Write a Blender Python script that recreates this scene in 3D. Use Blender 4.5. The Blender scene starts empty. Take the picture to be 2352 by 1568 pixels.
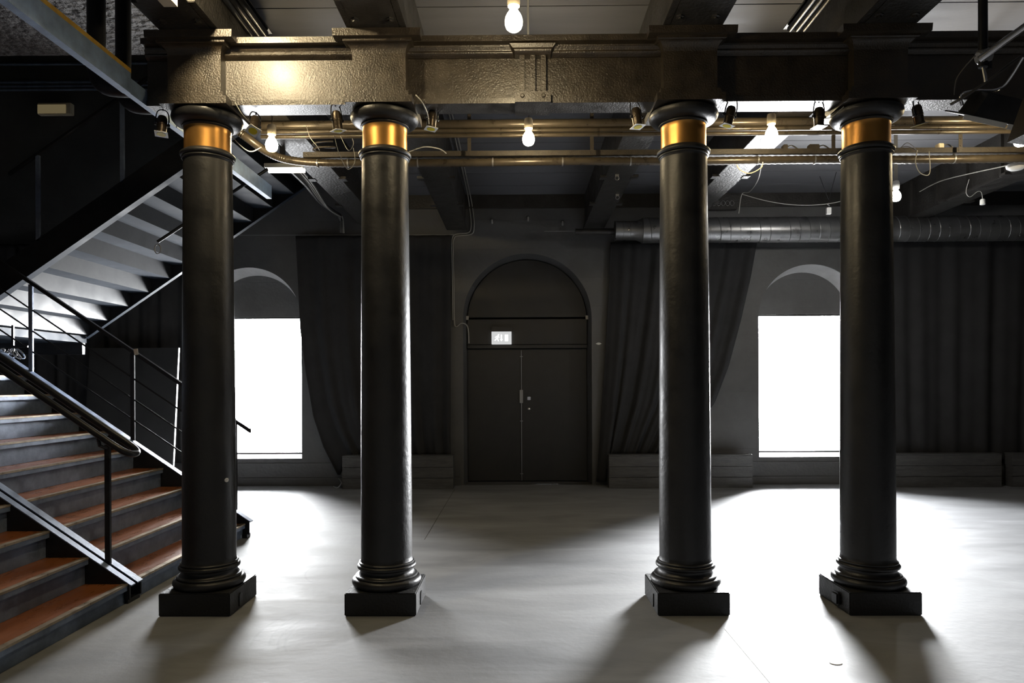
import bpy, bmesh, math, random
from mathutils import Vector, Matrix
random.seed(7)
D = bpy.data; SC = bpy.context.scene; COL = SC.collection
# ------------------------------------------------------------------ camera, world, light, exposure
F = 1600.0; HOR = 880.0; YAW = math.radians(0.5); ROLL = math.radians(-0.25); CAMZ = 1.5
cam = D.objects.new('camera', D.cameras.new('camera')); COL.objects.link(cam)
cam.data.sensor_width = 36; cam.data.lens = F/2352*36
cam.data.shift_y = (HOR-784)/2352
cam.location = (0, 0, CAMZ)
RM = Matrix.Rotation(YAW, 3, 'Z') @ Matrix.Rotation(math.pi/2, 3, 'X') @ Matrix.Rotation(ROLL, 3, 'Z')
cam.rotation_euler = RM.to_euler()
SC.camera = cam
W = D.worlds.new('sky'); SC.world = W; W.use_nodes = True
wn, wl = W.node_tree.nodes, W.node_tree.links
wn['Background'].inputs[0].default_value = (.97, .985, 1, 1)
wtc = wn.new('ShaderNodeTexCoord'); wsx = wn.new('ShaderNodeSeparateXYZ'); wl.new(wtc.outputs['Generated'], wsx.inputs[0])
wmr = wn.new('ShaderNodeMapRange'); wmr.interpolation_type = 'SMOOTHSTEP'      # clouds brighter toward the right
wmr.inputs[1].default_value = -.25; wmr.inputs[2].default_value = .5; wmr.inputs[3].default_value = 95; wmr.inputs[4].default_value = 440
wl.new(wsx.outputs['X'], wmr.inputs[0]); wgz = wn.new('ShaderNodeMapRange'); wgz.inputs[1].default_value = -.06; wgz.inputs[2].default_value = .03; wgz.inputs[3].default_value = .22; wgz.inputs[4].default_value = 1   # street below the horizon is darker than the sky
wl.new(wsx.outputs['Z'], wgz.inputs[0]); wml = wn.new('ShaderNodeMath'); wml.operation = 'MULTIPLY'
wl.new(wmr.outputs[0], wml.inputs[0]); wl.new(wgz.outputs[0], wml.inputs[1]); wl.new(wml.outputs[0], wn['Background'].inputs[1])
SC.view_settings.view_transform = 'Standard'; SC.view_settings.look = 'None'
SC.view_settings.gamma = 1; SC.view_settings.use_curve_mapping = False
SC.view_settings.exposure = 0.0
SC.cycles.sample_clamp_indirect = 8; SC.cycles.max_bounces = 8; SC.cycles.diffuse_bounces = 5
SC.cycles.caustics_reflective = False; SC.cycles.caustics_refractive = False

def at(px, py, Y):
    d = RM @ Vector(((px-1176)/F, (HOR-py)/F, -1.0))
    t = Y/d.y
    return Vector((d.x*t, Y, CAMZ+d.z*t))

BULB_W = 200.0      # emission of the warm bulbs
# ------------------------------------------------------------------ materials
def nodes(m): return m.node_tree.nodes, m.node_tree.links
def mat(name, col, rough=.6, metal=0.0, bump=0, bscale=40, var=0, vscale=3, coat=0, spec=.5, stretch=None, sheen=0, bd=.01):
    m = D.materials.new(name); m.use_nodes = True
    N, L = nodes(m); b = N['Principled BSDF']
    b.inputs['Base Color'].default_value = (*col, 1); b.inputs['Roughness'].default_value = rough
    b.inputs['Metallic'].default_value = metal; b.inputs['Coat Weight'].default_value = coat; b.inputs['Coat Roughness'].default_value = .3
    b.inputs['Specular IOR Level'].default_value = spec; b.inputs['Sheen Weight'].default_value = sheen
    tc = N.new('ShaderNodeTexCoord'); src = tc.outputs['Object']
    if stretch:
        mp = N.new('ShaderNodeMapping'); mp.inputs['Scale'].default_value = stretch
        L.new(src, mp.inputs[0]); src = mp.outputs[0]
    if var:
        n = N.new('ShaderNodeTexNoise'); n.inputs['Scale'].default_value = vscale; n.inputs['Detail'].default_value = 6
        n.inputs['Roughness'].default_value = .65
        L.new(src, n.inputs['Vector'])
        r = N.new('ShaderNodeMapRange'); r.inputs[1].default_value = .3; r.inputs[2].default_value = .7
        r.inputs[3].default_value = 1-var; r.inputs[4].default_value = 1+var
        L.new(n.outputs['Fac'], r.inputs[0])
        mx = N.new('ShaderNodeVectorMath'); mx.operation = 'SCALE'; mx.inputs[0].default_value = col
        L.new(r.outputs[0], mx.inputs['Scale']); L.new(mx.outputs[0], b.inputs['Base Color'])
        r2 = N.new('ShaderNodeMapRange'); r2.inputs[1].default_value = .3; r2.inputs[2].default_value = .7
        r2.inputs[3].default_value = max(.05, rough-.1); r2.inputs[4].default_value = min(1, rough+.1)
        L.new(n.outputs['Fac'], r2.inputs[0]); L.new(r2.outputs[0], b.inputs['Roughness'])
    if bump:
        n2 = N.new('ShaderNodeTexNoise'); n2.inputs['Scale'].default_value = bscale; n2.inputs['Detail'].default_value = 4
        L.new(src, n2.inputs['Vector'])
        bp = N.new('ShaderNodeBump'); bp.inputs['Strength'].default_value = bump; bp.inputs['Distance'].default_value = bd
        L.new(n2.outputs['Fac'], bp.inputs['Height']); L.new(bp.outputs[0], b.inputs['Normal'])
    return m
def emis(name, col, s):
    m = D.materials.new(name); m.use_nodes = True; N, L = nodes(m); N.remove(N['Principled BSDF'])
    e = N.new('ShaderNodeEmission'); e.inputs[0].default_value = (*col, 1); e.inputs[1].default_value = s
    L.new(e.outputs[0], N['Material Output'].inputs[0]); return m
M = {}
M['black_paint'] = mat('black_paint', (.016, .016, .0165), .42, bump=.25, bscale=30, var=.35, vscale=5)
M['plinth_paint'] = mat('plinth_paint', (.008, .008, .008), .5, bump=.4, bscale=60, var=.4, vscale=8)
M['bronze'] = mat('bronze', (.52, .27, .075), .32, metal=.9, bump=.05, bscale=20, var=.12, vscale=5)
M['entab'] = mat('entablature_paint', (.026, .018, .009), .40, bump=.45, bscale=90, var=.45, vscale=9, spec=.9, coat=.35)
M['wall'] = None
M['curtain'] = mat('black_curtain_cloth', (.036, .036, .037), .95, var=.2, vscale=4, bump=.1, bscale=200, spec=.2)
M['steel'] = mat('bluish_steel', (.17, .22, .32), .42, metal=.25, var=.4, vscale=6, bump=.1, bscale=60)  # bluish cast over the stairs put into the steel colour
M['steel_dark'] = mat('dark_steel', (.014, .015, .018), .38, metal=.0, spec=.35, var=.3, vscale=12)
M['stair_under'] = mat('grey_blue_stair_paint', (.014, .020, .030), .65, var=.2, vscale=4, spec=.2)
M['riser_back'] = mat('riser_back_paint', (.009, .011, .014), .6, var=.25, vscale=5)
M['tread'] = mat('brown_stair_tread', (.25, .085, .028), .32, var=.12, vscale=3, stretch=(6, 1, 6), bump=.1, bscale=30)
M['nosing'] = mat('worn_metal_nosing', (.42, .34, .24), .35, metal=.6, var=.35, vscale=10)
M['board'] = mat('ceiling_board', (.135, .137, .15), .7, var=.15, vscale=3, stretch=(.4, 3, 1), bump=.1, bscale=40)
M['granular'] = mat('rough_plaster', (.075, .075, .08), .6, bump=1.0, bscale=16, var=.7, vscale=20, bd=.06)
M['beam'] = mat('black_beam_paint', (.028, .026, .024), .42, bump=.5, bscale=40, var=.4, vscale=6)
M['pipe'] = mat('painted_pipe', (.07, .056, .038), .33, metal=.3, var=.3, vscale=8)
M['tray'] = mat('dusty_tray', (.035, .028, .02), .6, bump=.4, bscale=80, var=.5, vscale=20)
M['duct'] = mat('grey_duct', (.26, .26, .26), .33, metal=.85, var=.1, vscale=6, bump=.05, bscale=30)
M['cable'] = mat('grey_cable', (.35, .34, .31), .5)
M['cable_dark'] = mat('dark_cable', (.05, .045, .04), .5)
M['can'] = mat('lamp_can', (.06, .045, .03), .3, metal=.6, bump=.2, bscale=90)
M['gel'] = mat('yellow_gel', (.75, .6, .03), .3)
M['white'] = mat('white_plastic', (.75, .75, .72), .45)
M['porcelain'] = mat('porcelain', (.75, .66, .5), .35)
M['box'] = mat('painted_planks', (.095, .095, .095), .55, bump=.3, bscale=30, var=.35, vscale=5, stretch=(1, 1, 6))
M['door'] = mat('door_paint', (.024, .024, .024), .5, var=.25, vscale=4, bump=.1, bscale=40)
M['chrome'] = mat('chrome', (.7, .7, .72), .18, metal=1)
M['metal'] = mat('dull_metal', (.32, .32, .32), .4, metal=.7)
M['yellow'] = mat('yellow_edge', (.55, .33, .05), .5, var=.3, vscale=12)
M['mark'] = mat('pale_mark', (.6, .6, .58), .7, var=.3, vscale=60)
M['bulb'] = emis('warm_bulb', (1, .80, .48), BULB_W)
M['bulb_strong'] = emis('warm_bulb_bright', (1, .80, .48), 900)
M['bulb_white'] = emis('white_bulb', (1, .97, .92), 400)
M['tube'] = emis('tube_glow', (1, .93, .8), 5)
M['amber'] = emis('amber_diffuser', (.9, .72, .38), .13)
M['sign_face'] = emis('sign_glow', (.85, .86, .86), .75)
M['sign_mark'] = emis('sign_figure', (1, 1, 1), 1.6)
# wall: painted block courses
def wall_mat():
    m = mat('painted_block_wall', (.10, .10, .10), .55, bump=.25, bscale=25, var=.2, vscale=2)
    N, L = nodes(m); b = N['Principled BSDF']
    geo = N.new('ShaderNodeNewGeometry'); sp = N.new('ShaderNodeSeparateXYZ'); L.new(geo.outputs['Position'], sp.inputs[0])
    md = N.new('ShaderNodeMath'); md.operation = 'MODULO'; md.inputs[1].default_value = .425
    ad = N.new('ShaderNodeMath'); ad.operation = 'ADD'; ad.inputs[1].default_value = .34
    L.new(sp.outputs['Z'], ad.inputs[0]); L.new(ad.outputs[0], md.inputs[0])
    lt = N.new('ShaderNodeMath'); lt.operation = 'LESS_THAN'; lt.inputs[1].default_value = .008; L.new(md.outputs[0], lt.inputs[0])
    bp = [n for n in N if n.type == 'BUMP'][0]
    b2 = N.new('ShaderNodeBump'); b2.inputs['Distance'].default_value = .01; b2.inputs['Strength'].default_value = .8; b2.invert = True
    L.new(lt.outputs[0], b2.inputs['Height']); L.new(bp.outputs[0], b2.inputs['Normal']); L.new(b2.outputs[0], b.inputs['Normal'])
    return m
M['wall'] = wall_mat()
M['reveal'] = mat('pale_reveal', (.55, .55, .55), .6, var=.15, vscale=3)  # brightness of the arch reveals put into their colour, far paler than the wall
def floor_mat():
    m = D.materials.new('trowelled_concrete'); m.use_nodes = True; N, L = nodes(m); b = N['Principled BSDF']
    tc = N.new('ShaderNodeTexCoord')
    mp = N.new('ShaderNodeMapping'); mp.inputs['Scale'].default_value = (.55, 1.6, 1); mp.inputs['Rotation'].default_value = (0, 0, .35)
    L.new(tc.outputs['Object'], mp.inputs[0])
    n1 = N.new('ShaderNodeTexNoise'); n1.inputs['Scale'].default_value = 1.6; n1.inputs['Detail'].default_value = 8; n1.inputs['Roughness'].default_value = .6
    n1.inputs['Distortion'].default_value = .6
    L.new(mp.outputs[0], n1.inputs['Vector'])
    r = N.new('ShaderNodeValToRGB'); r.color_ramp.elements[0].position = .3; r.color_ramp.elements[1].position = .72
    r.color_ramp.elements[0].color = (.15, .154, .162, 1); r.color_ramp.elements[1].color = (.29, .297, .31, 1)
    L.new(n1.outputs['Fac'], r.inputs[0])
    # curved tyre / trolley scuffs: rings round three points, broken up by noise
    out = r.outputs[0]
    def dist(p):
        d = N.new('ShaderNodeVectorMath'); d.operation = 'DISTANCE'; d.inputs[1].default_value = (*p, 0); L.new(tc.outputs['Object'], d.inputs[0]); return d.outputs['Value']
    for cx, cy, rr, mx_, my_, mr, dk in ((-.72, 4.2, .70, -1.4, 4.15, .3, .6), (-.72, 4.2, .66, -1.38, 4.1, .25, .5), (-.68, 4.25, .80, -1.46, 4.2, .3, .45), (-.70, 4.2, .87, -1.55, 4.2, .28, .35), (1.5, 4.15, .28, 1.62, 3.9, .22, .6), (1.5, 4.15, .36, 1.75, 3.95, .2, .35), (-1.2, 5.6, .5, -1.6, 5.5, .35, .2)):
        s = N.new('ShaderNodeMath'); s.operation = 'SUBTRACT'; s.inputs[1].default_value = rr; L.new(dist((cx, cy)), s.inputs[0])
        a = N.new('ShaderNodeMath'); a.operation = 'ABSOLUTE'; L.new(s.outputs[0], a.inputs[0])
        q = N.new('ShaderNodeMapRange'); q.inputs[1].default_value = .003; q.inputs[2].default_value = .012; q.inputs[3].default_value = dk; q.inputs[4].default_value = 0
        L.new(a.outputs[0], q.inputs[0])
        g = N.new('ShaderNodeMapRange'); g.inputs[1].default_value = mr; g.inputs[2].default_value = mr*.5; L.new(dist((mx_, my_)), g.inputs[0])
        mu = N.new('ShaderNodeMath'); mu.operation = 'MULTIPLY'; L.new(q.outputs[0], mu.inputs[0]); L.new(g.outputs[0], mu.inputs[1])
        mx = N.new('ShaderNodeMix'); mx.data_type = 'RGBA'; mx.inputs[7].default_value = (.06, .06, .06, 1)
        L.new(mu.outputs[0], mx.inputs[0]); L.new(out, mx.inputs[6]); out = mx.outputs[2]
    L.new(out, b.inputs['Base Color'])
    rr = N.new('ShaderNodeMapRange'); rr.inputs[1].default_value = .3; rr.inputs[2].default_value = .7; rr.inputs[3].default_value = .6; rr.inputs[4].default_value = .74
    L.new(n1.outputs['Fac'], rr.inputs[0]); L.new(rr.outputs[0], b.inputs['Roughness'])
    n2 = N.new('ShaderNodeTexNoise'); n2.inputs['Scale'].default_value = 22; n2.inputs['Detail'].default_value = 6; L.new(tc.outputs['Object'], n2.inputs['Vector'])
    bp = N.new('ShaderNodeBump'); bp.inputs['Strength'].default_value = .12; bp.inputs['Distance'].default_value = .01
    L.new(n2.outputs['Fac'], bp.inputs['Height']); L.new(bp.outputs[0], b.inputs['Normal'])
    return m
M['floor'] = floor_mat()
def glass_mat():
    m = D.materials.new('window_glass'); m.use_nodes = True; N, L = nodes(m); N.remove(N['Principled BSDF'])
    t = N.new('ShaderNodeBsdfTransparent'); g = N.new('ShaderNodeBsdfGlossy'); g.inputs['Roughness'].default_value = .02
    f = N.new('ShaderNodeFresnel'); f.inputs[0].default_value = 1.45; mx = N.new('ShaderNodeMixShader')
    L.new(f.outputs[0], mx.inputs[0]); L.new(t.outputs[0], mx.inputs[1]); L.new(g.outputs[0], mx.inputs[2])
    L.new(mx.outputs[0], N['Material Output'].inputs[0]); return m
M['glass'] = glass_mat()
# perforated fascia
def perf_mat():
    m = mat('perforated_sheet', (.22, .30, .43), .5, metal=.1, var=.35, vscale=7)
    N, L = nodes(m); b = N['Principled BSDF']; geo = N.new('ShaderNodeNewGeometry')
    v = N.new('ShaderNodeTexVoronoi'); v.inputs['Scale'].default_value = 90; v.inputs['Randomness'].default_value = 0
    L.new(geo.outputs['Position'], v.inputs['Vector'])
    bp = N.new('ShaderNodeBump'); bp.inputs['Strength'].default_value = .8; bp.inputs['Distance'].default_value = .004
    L.new(v.outputs['Distance'], bp.inputs['Height']); L.new(bp.outputs[0], b.inputs['Normal'])
    return m
M['perf'] = perf_mat()

# ------------------------------------------------------------------ mesh helpers
class MB:
    def __init__(s): s.bm = bmesh.new()
    def box(s, a, b, bev=0):
        x0, x1 = sorted((a[0], b[0])); y0, y1 = sorted((a[1], b[1])); z0, z1 = sorted((a[2], b[2]))
        vs = [s.bm.verts.new(p) for p in ((x0,y0,z0),(x1,y0,z0),(x1,y1,z0),(x0,y1,z0),(x0,y0,z1),(x1,y0,z1),(x1,y1,z1),(x0,y1,z1))]
        fs = [s.bm.faces.new([vs[i] for i in q]) for q in ((3,2,1,0),(4,5,6,7),(0,1,5,4),(1,2,6,5),(2,3,7,6),(3,0,4,7))]
        if bev:
            es = list({e for f in fs for e in f.edges})
            bmesh.ops.bevel(s.bm, geom=es, offset=bev, segments=2, affect='EDGES')
        return s
    def prism(s, pts, axis, a, b):
        """pts: 2D outline; axis: extrusion axis; other two axes in xyz order"""
        def P(p, t):
            q = list(p); q.insert(axis, t); return q
        n = len(pts); A = [s.bm.verts.new(P(p, a)) for p in pts]; B = [s.bm.verts.new(P(p, b)) for p in pts]
        s.bm.faces.new(A); s.bm.faces.new(B[::-1])
        for i in range(n): s.bm.faces.new((A[i], B[i], B[(i+1) % n], A[(i+1) % n]))
        return s
    def loft(s, rings, cap=True):
        R = [[s.bm.verts.new(p) for p in r] for r in rings]; n = len(R[0])
        for a, b in zip(R, R[1:]):
            for i in range(n): s.bm.faces.new((a[i], a[(i+1) % n], b[(i+1) % n], b[i]))
        if cap: s.bm.faces.new(R[0][::-1]); s.bm.faces.new(R[-1])
        return s
    def lathe(s, prof, c=(0, 0, 0), n=48, axis=None, cap=True):
        c = Vector(c); q = Vector((0, 0, 1)).rotation_difference(Vector(axis)) if axis is not None else None
        rings = []
        for r, z in prof:
            ring = []
            for i in range(n):
                t = 2*math.pi*i/n; v = Vector((r*math.cos(t), r*math.sin(t), z))
                if q: v = q @ v
                ring.append(c+v)
            rings.append(ring)
        return s.loft(rings, cap)
    def tube(s, pts, r, n=10, closed=False, rfun=None):
        pts = [Vector(p) for p in pts]; rings = []; up = None
        m = len(pts)
        for i, p in enumerate(pts):
            t = (pts[min(i+1, m-1)] - pts[max(i-1, 0)]).normalized()
            if up is None:
                up = t.orthogonal().normalized()
            up = (up - t*up.dot(t)).normalized(); w = t.cross(up)
            rr = rfun(i, m) if rfun else r
            rings.append([p + rr*(math.cos(2*math.pi*k/n)*up + math.sin(2*math.pi*k/n)*w) for k in range(n)])
        return s.loft(rings)
    def build(s, name, m, parent=None, smooth=False, loc=None):
        bmesh.ops.recalc_face_normals(s.bm, faces=s.bm.faces)
        me = D.meshes.new(name); s.bm.to_mesh(me); s.bm.free()
        if smooth:
            me.polygons.foreach_set('use_smooth', [True]*len(me.polygons))
            try: me.set_sharp_from_angle(angle=math.radians(38))
            except Exception: pass
        me.materials.append(m)
        o = D.objects.new(name, me); COL.objects.link(o)
        if parent: o.parent = parent
        if loc: o.location = loc
        return o
def smooth_pts(ps, k=6):
    ps = [Vector(p) for p in ps]; out = []
    for i in range(len(ps)-1):
        p0 = ps[max(i-1, 0)]; p1 = ps[i]; p2 = ps[i+1]; p3 = ps[min(i+2, len(ps)-1)]
        for j in range(k):
            t = j/k
            out.append(.5*((2*p1)+(p2-p0)*t+(2*p0-5*p1+4*p2-p3)*t*t+(3*p1-p0-3*p2+p3)*t*t*t))
    return out+[ps[-1]]
def tag(o, label, cat, group=None):
    o['label'] = label; o['category'] = cat
    if group: o['group'] = group
    return o
def empty(name, loc, label=None, cat=None, group=None):
    o = D.objects.new(name, None); COL.objects.link(o); o.location = loc; o.empty_display_size = .05
    if label: tag(o, label, cat, group)
    return o
def struct(o): o['kind'] = 'structure'; return o
def kids(o): return [c for c in D.objects if c.parent is o]
def copy_tree(o, parent=None, loc=None):
    c = o.copy(); COL.objects.link(c)
    if parent: c.parent = parent
    if loc is not None: c.location = loc
    for ch in kids(o): copy_tree(ch, c)
    return c

# ------------------------------------------------------------------ setting
WY = 10.3; RY = 10.65           # wall face and back of the recesses
CEIL = 4.28
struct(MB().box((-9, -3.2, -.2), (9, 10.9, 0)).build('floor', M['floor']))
for nm, x, mt, ya_, yb_ in (('trim_1', 1.25, 'mark', -3, 4.25), ('trim_2', -.91, 'tray', 6.7, 9.9)):
    struct(MB().box((x, ya_, 0), (x+.005, yb_, .0012)).build(nm, M[mt]))
WINX = (-3.99, 4.33); WR = .78; WRi = .69; SPR = 2.455; SILL = .40
DX = .14; DR = .95; DRi = .905
def arch(cx, r, spring, bottom, n=40):
    return [(cx-r, bottom)] + [(cx - r*math.cos(math.pi*i/n), spring + r*math.sin(math.pi*i/n)) for i in range(n+1)] + [(cx+r, bottom)]
def wall_sheet(bm, x0, x1, z0, z1, holes, y0, y1):
    cu = D.curves.new('t', 'CURVE'); cu.dimensions = '2D'; cu.fill_mode = 'BOTH'; cu.extrude = (y1-y0)/2
    for pts in [[(x0, z0), (x1, z0), (x1, z1), (x0, z1)]] + holes:
        sp = cu.splines.new('POLY'); sp.points.add(len(pts)-1); sp.use_cyclic_u = True
        for p, q in zip(sp.points, pts): p.co = (q[0], q[1], 0, 1)
    o = D.objects.new('t', cu); COL.objects.link(o)
    dg = bpy.context.evaluated_depsgraph_get(); me = D.meshes.new_from_object(o.evaluated_get(dg))
    me.transform(Matrix(((1, 0, 0, 0), (0, 0, 1, (y0+y1)/2), (0, 1, 0, 0), (0, 0, 0, 1))))
    bm.from_mesh(me); D.objects.remove(o); D.curves.remove(cu); D.meshes.remove(me)
wb = MB()
holes = [arch(cx, WR, SPR, SILL) for cx in WINX] + [arch(DX, DR, SPR+.011, .002)]
wall_sheet(wb.bm, -9, 9, 0, 7.0, holes, WY, WY+.05)
h2 = [[(cx-WRi, SILL+.03), (cx+WRi, SILL+.03), (cx+WRi, SPR+.075), (cx-WRi, SPR+.075)] for cx in WINX]
wall_sheet(wb.bm, -9, 9, 0, 7.0, h2, RY, RY+.12)
def reveal(cx, r0, r1, s0, s1, b0, b1):
    a = arch(cx, r0, s0, b0); b = arch(cx, r1, s1, b1)
    A = [wb.bm.verts.new((p[0], WY+.02, p[1])) for p in a]; B = [wb.bm.verts.new((p[0], RY+.01, p[1])) for p in b]
    for i in range(len(A)-1): wb.bm.faces.new((A[i], A[i+1], B[i+1], B[i]))
    wb.bm.faces.new((A[-1], A[0], B[0], B[-1]))
reveal(DX, DR, DRi, SPR+.011, SPR+.011, .002, .002)
o = struct(wb.build('wall_back', M['wall']))
for i, cx in enumerate(WINX):
    wb = MB(); reveal(cx, WR, WRi, SPR, SPR+.02, SILL, SILL+.03); struct(wb.build('trim_%d' % (4+i), M['reveal']))
struct(MB().box((-9.2, -3.2, -.2), (-9, 10.9, 7)).build('wall_left', M['wall']))
struct(MB().box((9, -3.2, -.2), (9.2, 10.9, 7)).build('wall_right', M['wall']))
struct(MB().box((-9.2, -3.4, -.2), (9.2, -3.2, 7)).build('wall_front', M['wall']))
# ceiling: broad boards with open joints, backed
cb = MB(); BW = .583; y = 5.14-BW*15
while y < WY:
    cb.box((-2.25, y+.006, CEIL), (9, min(y+BW-.006, WY), CEIL+.03)); y += BW
cb.box((-2.25, -3.2, CEIL+.04), (9, WY, CEIL+.1))
struct(cb.build('ceiling', M['board']))
struct(MB().box((-9, -3.2, CEIL-.02), (-2.3, 5.8, CEIL+.12)).build('ceiling', M['granular']))
struct(MB().box((-2.34, -3.2, CEIL-.03), (-2.25, WY, 7)).build('wall_stairwell', M['wall']))
struct(MB().box((-9.2, -3.4, 6.9), (9.2, 10.9, 7.1)).build('ceiling', M['granular']))
# board along the top of the back wall and the low ledges at its foot
struct(MB().box((-2.2, WY-.04, 4.08), (9, WY, CEIL), .004).build('trim_3', M['beam']))
base = MB()
seg = [(-9, WINX[0]+1.9), (DX+DR+.1, 9)]
for a, b in ((-9, DX-DR-.05), (DX+DR+.05, 9)):
    base.box((a, WY-.05, 0), (b, WY, .12), .006)
    base.box((a, WY-.02, .12), (b, WY, .335), .004)
struct(base.build('baseboard_back', M['wall']))
# windows
for i, cx in enumerate(WINX):
    w = empty('window_%d' % (i+1), (cx, RY+.05, SILL+.03)); struct(w)
    f = MB(); hw = WRi; h = SPR+.075-SILL-.03; t = .022
    f.box((-hw, -.02, 0), (-hw+t, .03, h)); f.box((hw-t, -.02, 0), (hw, .03, h)); f.box((-hw, -.02, 0), (hw, .03, t)); f.box((-hw, -.02, h-t), (hw, .03, h))
    f.build('window_frame', M['black_paint'], w)
    MB().box((-hw+t, 0, t), (hw-t, .006, h-t)).build('window_pane', M['glass'], w)
    if i == 0: MB().box((-hw+t, -.004, 1.41), (hw-t, .008, 1.416)).build('glazing_bar', M['metal'], w)
# daylight comes through the windows: portals guide the sky sampling
for cx in WINX:
    l = D.lights.new('portal', 'AREA'); l.shape = 'RECTANGLE'; l.size = 2*WRi; l.size_y = SPR+.075-SILL-.03
    l.cycles.is_portal = True
    lo = D.objects.new('window_light_portal', l); COL.objects.link(lo)
    lo.location = (cx, RY+.14, (SPR+.075+SILL+.03)/2); lo.rotation_euler = (-math.pi/2, 0, 0)

# door
d = empty('door_1', (DX, 10.5, 0)); struct(d)
tym = MB(); pts = arch(0, DRi-.005, SPR-2.455+2.466, 2.50)
tym.prism(pts, 1, .06, .10); tym.build('arch_panel', M['door'], d)
tr = MB(); tr.box((-DRi, .05, 2.09), (DRi, .1, 2.47), .003); tr.box((-DRi, .03, 2.03), (DRi, .1, 2.08), .003); tr.build('transom_panel', M['door'], d)
for sx, a, b in ((-1, -DRi, -.095), (1, -.085, DRi)):
    lf = MB().box((a, .10, .02), (b, .145, 2.02), .003).build('door_leaf', M['door'], d)
st = MB().tube([(-.09, .09, .02), (-.09, .09, 2.0)], .006, 8)
for z in (.12, .92, 1.90): st.box((-.112, .085, z), (-.068, .1, z+.012))
rod = st.build('bolt_rod', M['metal'], d)
MB().box((-.117, .06, 1.20), (-.067, .1, 1.40), .004).build('bolt_case', M['metal'], d)
MB().box((.0, .085, 1.245), (.05, .1, 1.295), .003).build('lock_plate', M['chrome'], d)
MB().lathe([(.018, 0), (.024, .012), (.02, .03), (.008, .036)], (.025, .1, 1.11), 20, (0, -1, 0)).build('door_knob', M['chrome'], d, True)
for x in (-DRi, DRi):
    MB().box((x-.03 if x < 0 else x-.02, .02, 2.46), (x+.02 if x < 0 else x+.03, .06, 2.52)).build('arch_bracket', M['metal'], d)

# exit sign
p = at(1152, 776, 10.5)
es = empty('exit_sign', p, 'lit white exit sign with running figure, arrow and door above double door', 'sign')
MB().box((-.152, -.03, .095), (.152, .06, .17), .004).build('sign_housing', M['door'], es)
MB().box((-.15, -.03, -.095), (.15, .05, .095), .003).build('sign_face', M['sign_face'], es)
g = MB()
g.box((.05, -.034, -.05), (.1, -.031, .05))                                     # door block
g.box((-.012, -.034, -.02), (.008, -.031, .05)); g.prism([(-.024, -.02), (.02, -.02), (-.002, -.052)], 1, -.034, -.031)   # arrow
g.prism([(-.075, .0), (-.055, .03), (-.04, .03), (-.052, -.01), (-.038, -.048), (-.052, -.05), (-.068, -.015), (-.095, -.045), (-.108, -.036)], 1, -.034, -.031)
g.prism([(-.1, .012), (-.06, .036), (-.028, .012), (-.032, .003), (-.06, .022), (-.095, .0)], 1, -.0342, -.0312)
g.lathe([(.012, 0), (.012, .003)], (-.045, -.031, .045), 16, (0, -1, 0))
g.build('sign_pictogram', M['sign_mark'], es)

# ------------------------------------------------------------------ columns
AY = 4.718
CX = (-2.102, -.896, 1.124, 2.353)
ABZ = 3.321
def column_root():
    r = empty('column', (0, AY, 0), 'x', 'column', 'round cast iron columns')
    h = .232
    pl = MB().box((-h, -h, 0), (h, h, .149), .006).build('plinth', M['plinth_paint'], r)
    prof = [(.2, .147)]
    def tor(cz, rz, rc, rr, n=8):
        return [(rc+rr*math.cos(a), cz+rz*math.sin(a)) for a in [-math.pi/2+math.pi*i/n for i in range(n+1)]]
    prof += tor(.178, .029, .2, .032) + tor(.214, .009, .196, .012, 5) + [(.19, .226), (.178, .24), (.176, .256)]
    prof += tor(.277, .017, .178, .019, 7) + tor(.301, .009, .176, .01, 5) + [(.173, .316), (.171, .335)]
    MB().lathe(prof, n=72).build('base_moulding', M['black_paint'], r, True)
    sh = []
    for i in range(25):
        t = i/24; sh.append((.171 - .0165*t**1.6, .33 + (3.03-.33)*t))
    MB().lathe(sh, n=72).build('shaft', M['black_paint'], r, True)
    MB().lathe([(.154, 3.0), (.158, 3.012)] + tor(3.022, .007, .16, .007, 5) + tor(3.048, .017, .158, .019, 8) + [(.156, 3.068), (.152, 3.074)], n=72).build('neck_ring', M['black_paint'], r, True)
    MB().lathe([(.150, 3.06), (.149, 3.10), (.149, 3.19), (.151, 3.222), (.155, 3.228)], n=72).build('neck_band', M['bronze'], r, True)
    MB().lathe([(.152, 3.222)] + tor(3.232, .006, .156, .008, 5) + [(.162, 3.240), (.185, 3.246), (.21, 3.258), (.224, 3.275), (.229, 3.29), (.227, 3.305), (.215, 3.316), (.19, 3.3215)], n=72).build('capital', M['black_paint'], r, True)
    return r
c0 = column_root()
clabels = ['leftmost black column with gold neck band, standing beside the staircase',
           'second black column from left, between staircase column and double doors',
           'black column just right of the double doors, gold neck band',
           'rightmost black column, in front of the bright right window']
cols = [c0] + [copy_tree(c0) for _ in range(3)]
for c, x, l in zip(cols, CX, clabels): c.location.x = x; c['label'] = l
def plug(col, sx, yy, w):
    g = MB(); n = 10
    pts = [(yy-w/2, .02)] + [(yy-w/2*math.cos(math.pi*i/n), .085+.02*math.sin(math.pi*i/n)) for i in range(n+1)] + [(yy+w/2, .02)]
    g.prism(pts, 0, sx*.2325, sx*(.2325+.006)); g.build('plinth_plug', M['steel_dark'], col)
plug(cols[0], 1, -.06, .05); plug(cols[1], 1, -.02, .07); plug(cols[2], -1, -.1, .01)
g = MB().box((-.262, -.12, .025), (-.232, -.03, .11), .012).build('plinth_plug', M['steel_dark'], cols[3])
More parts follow.
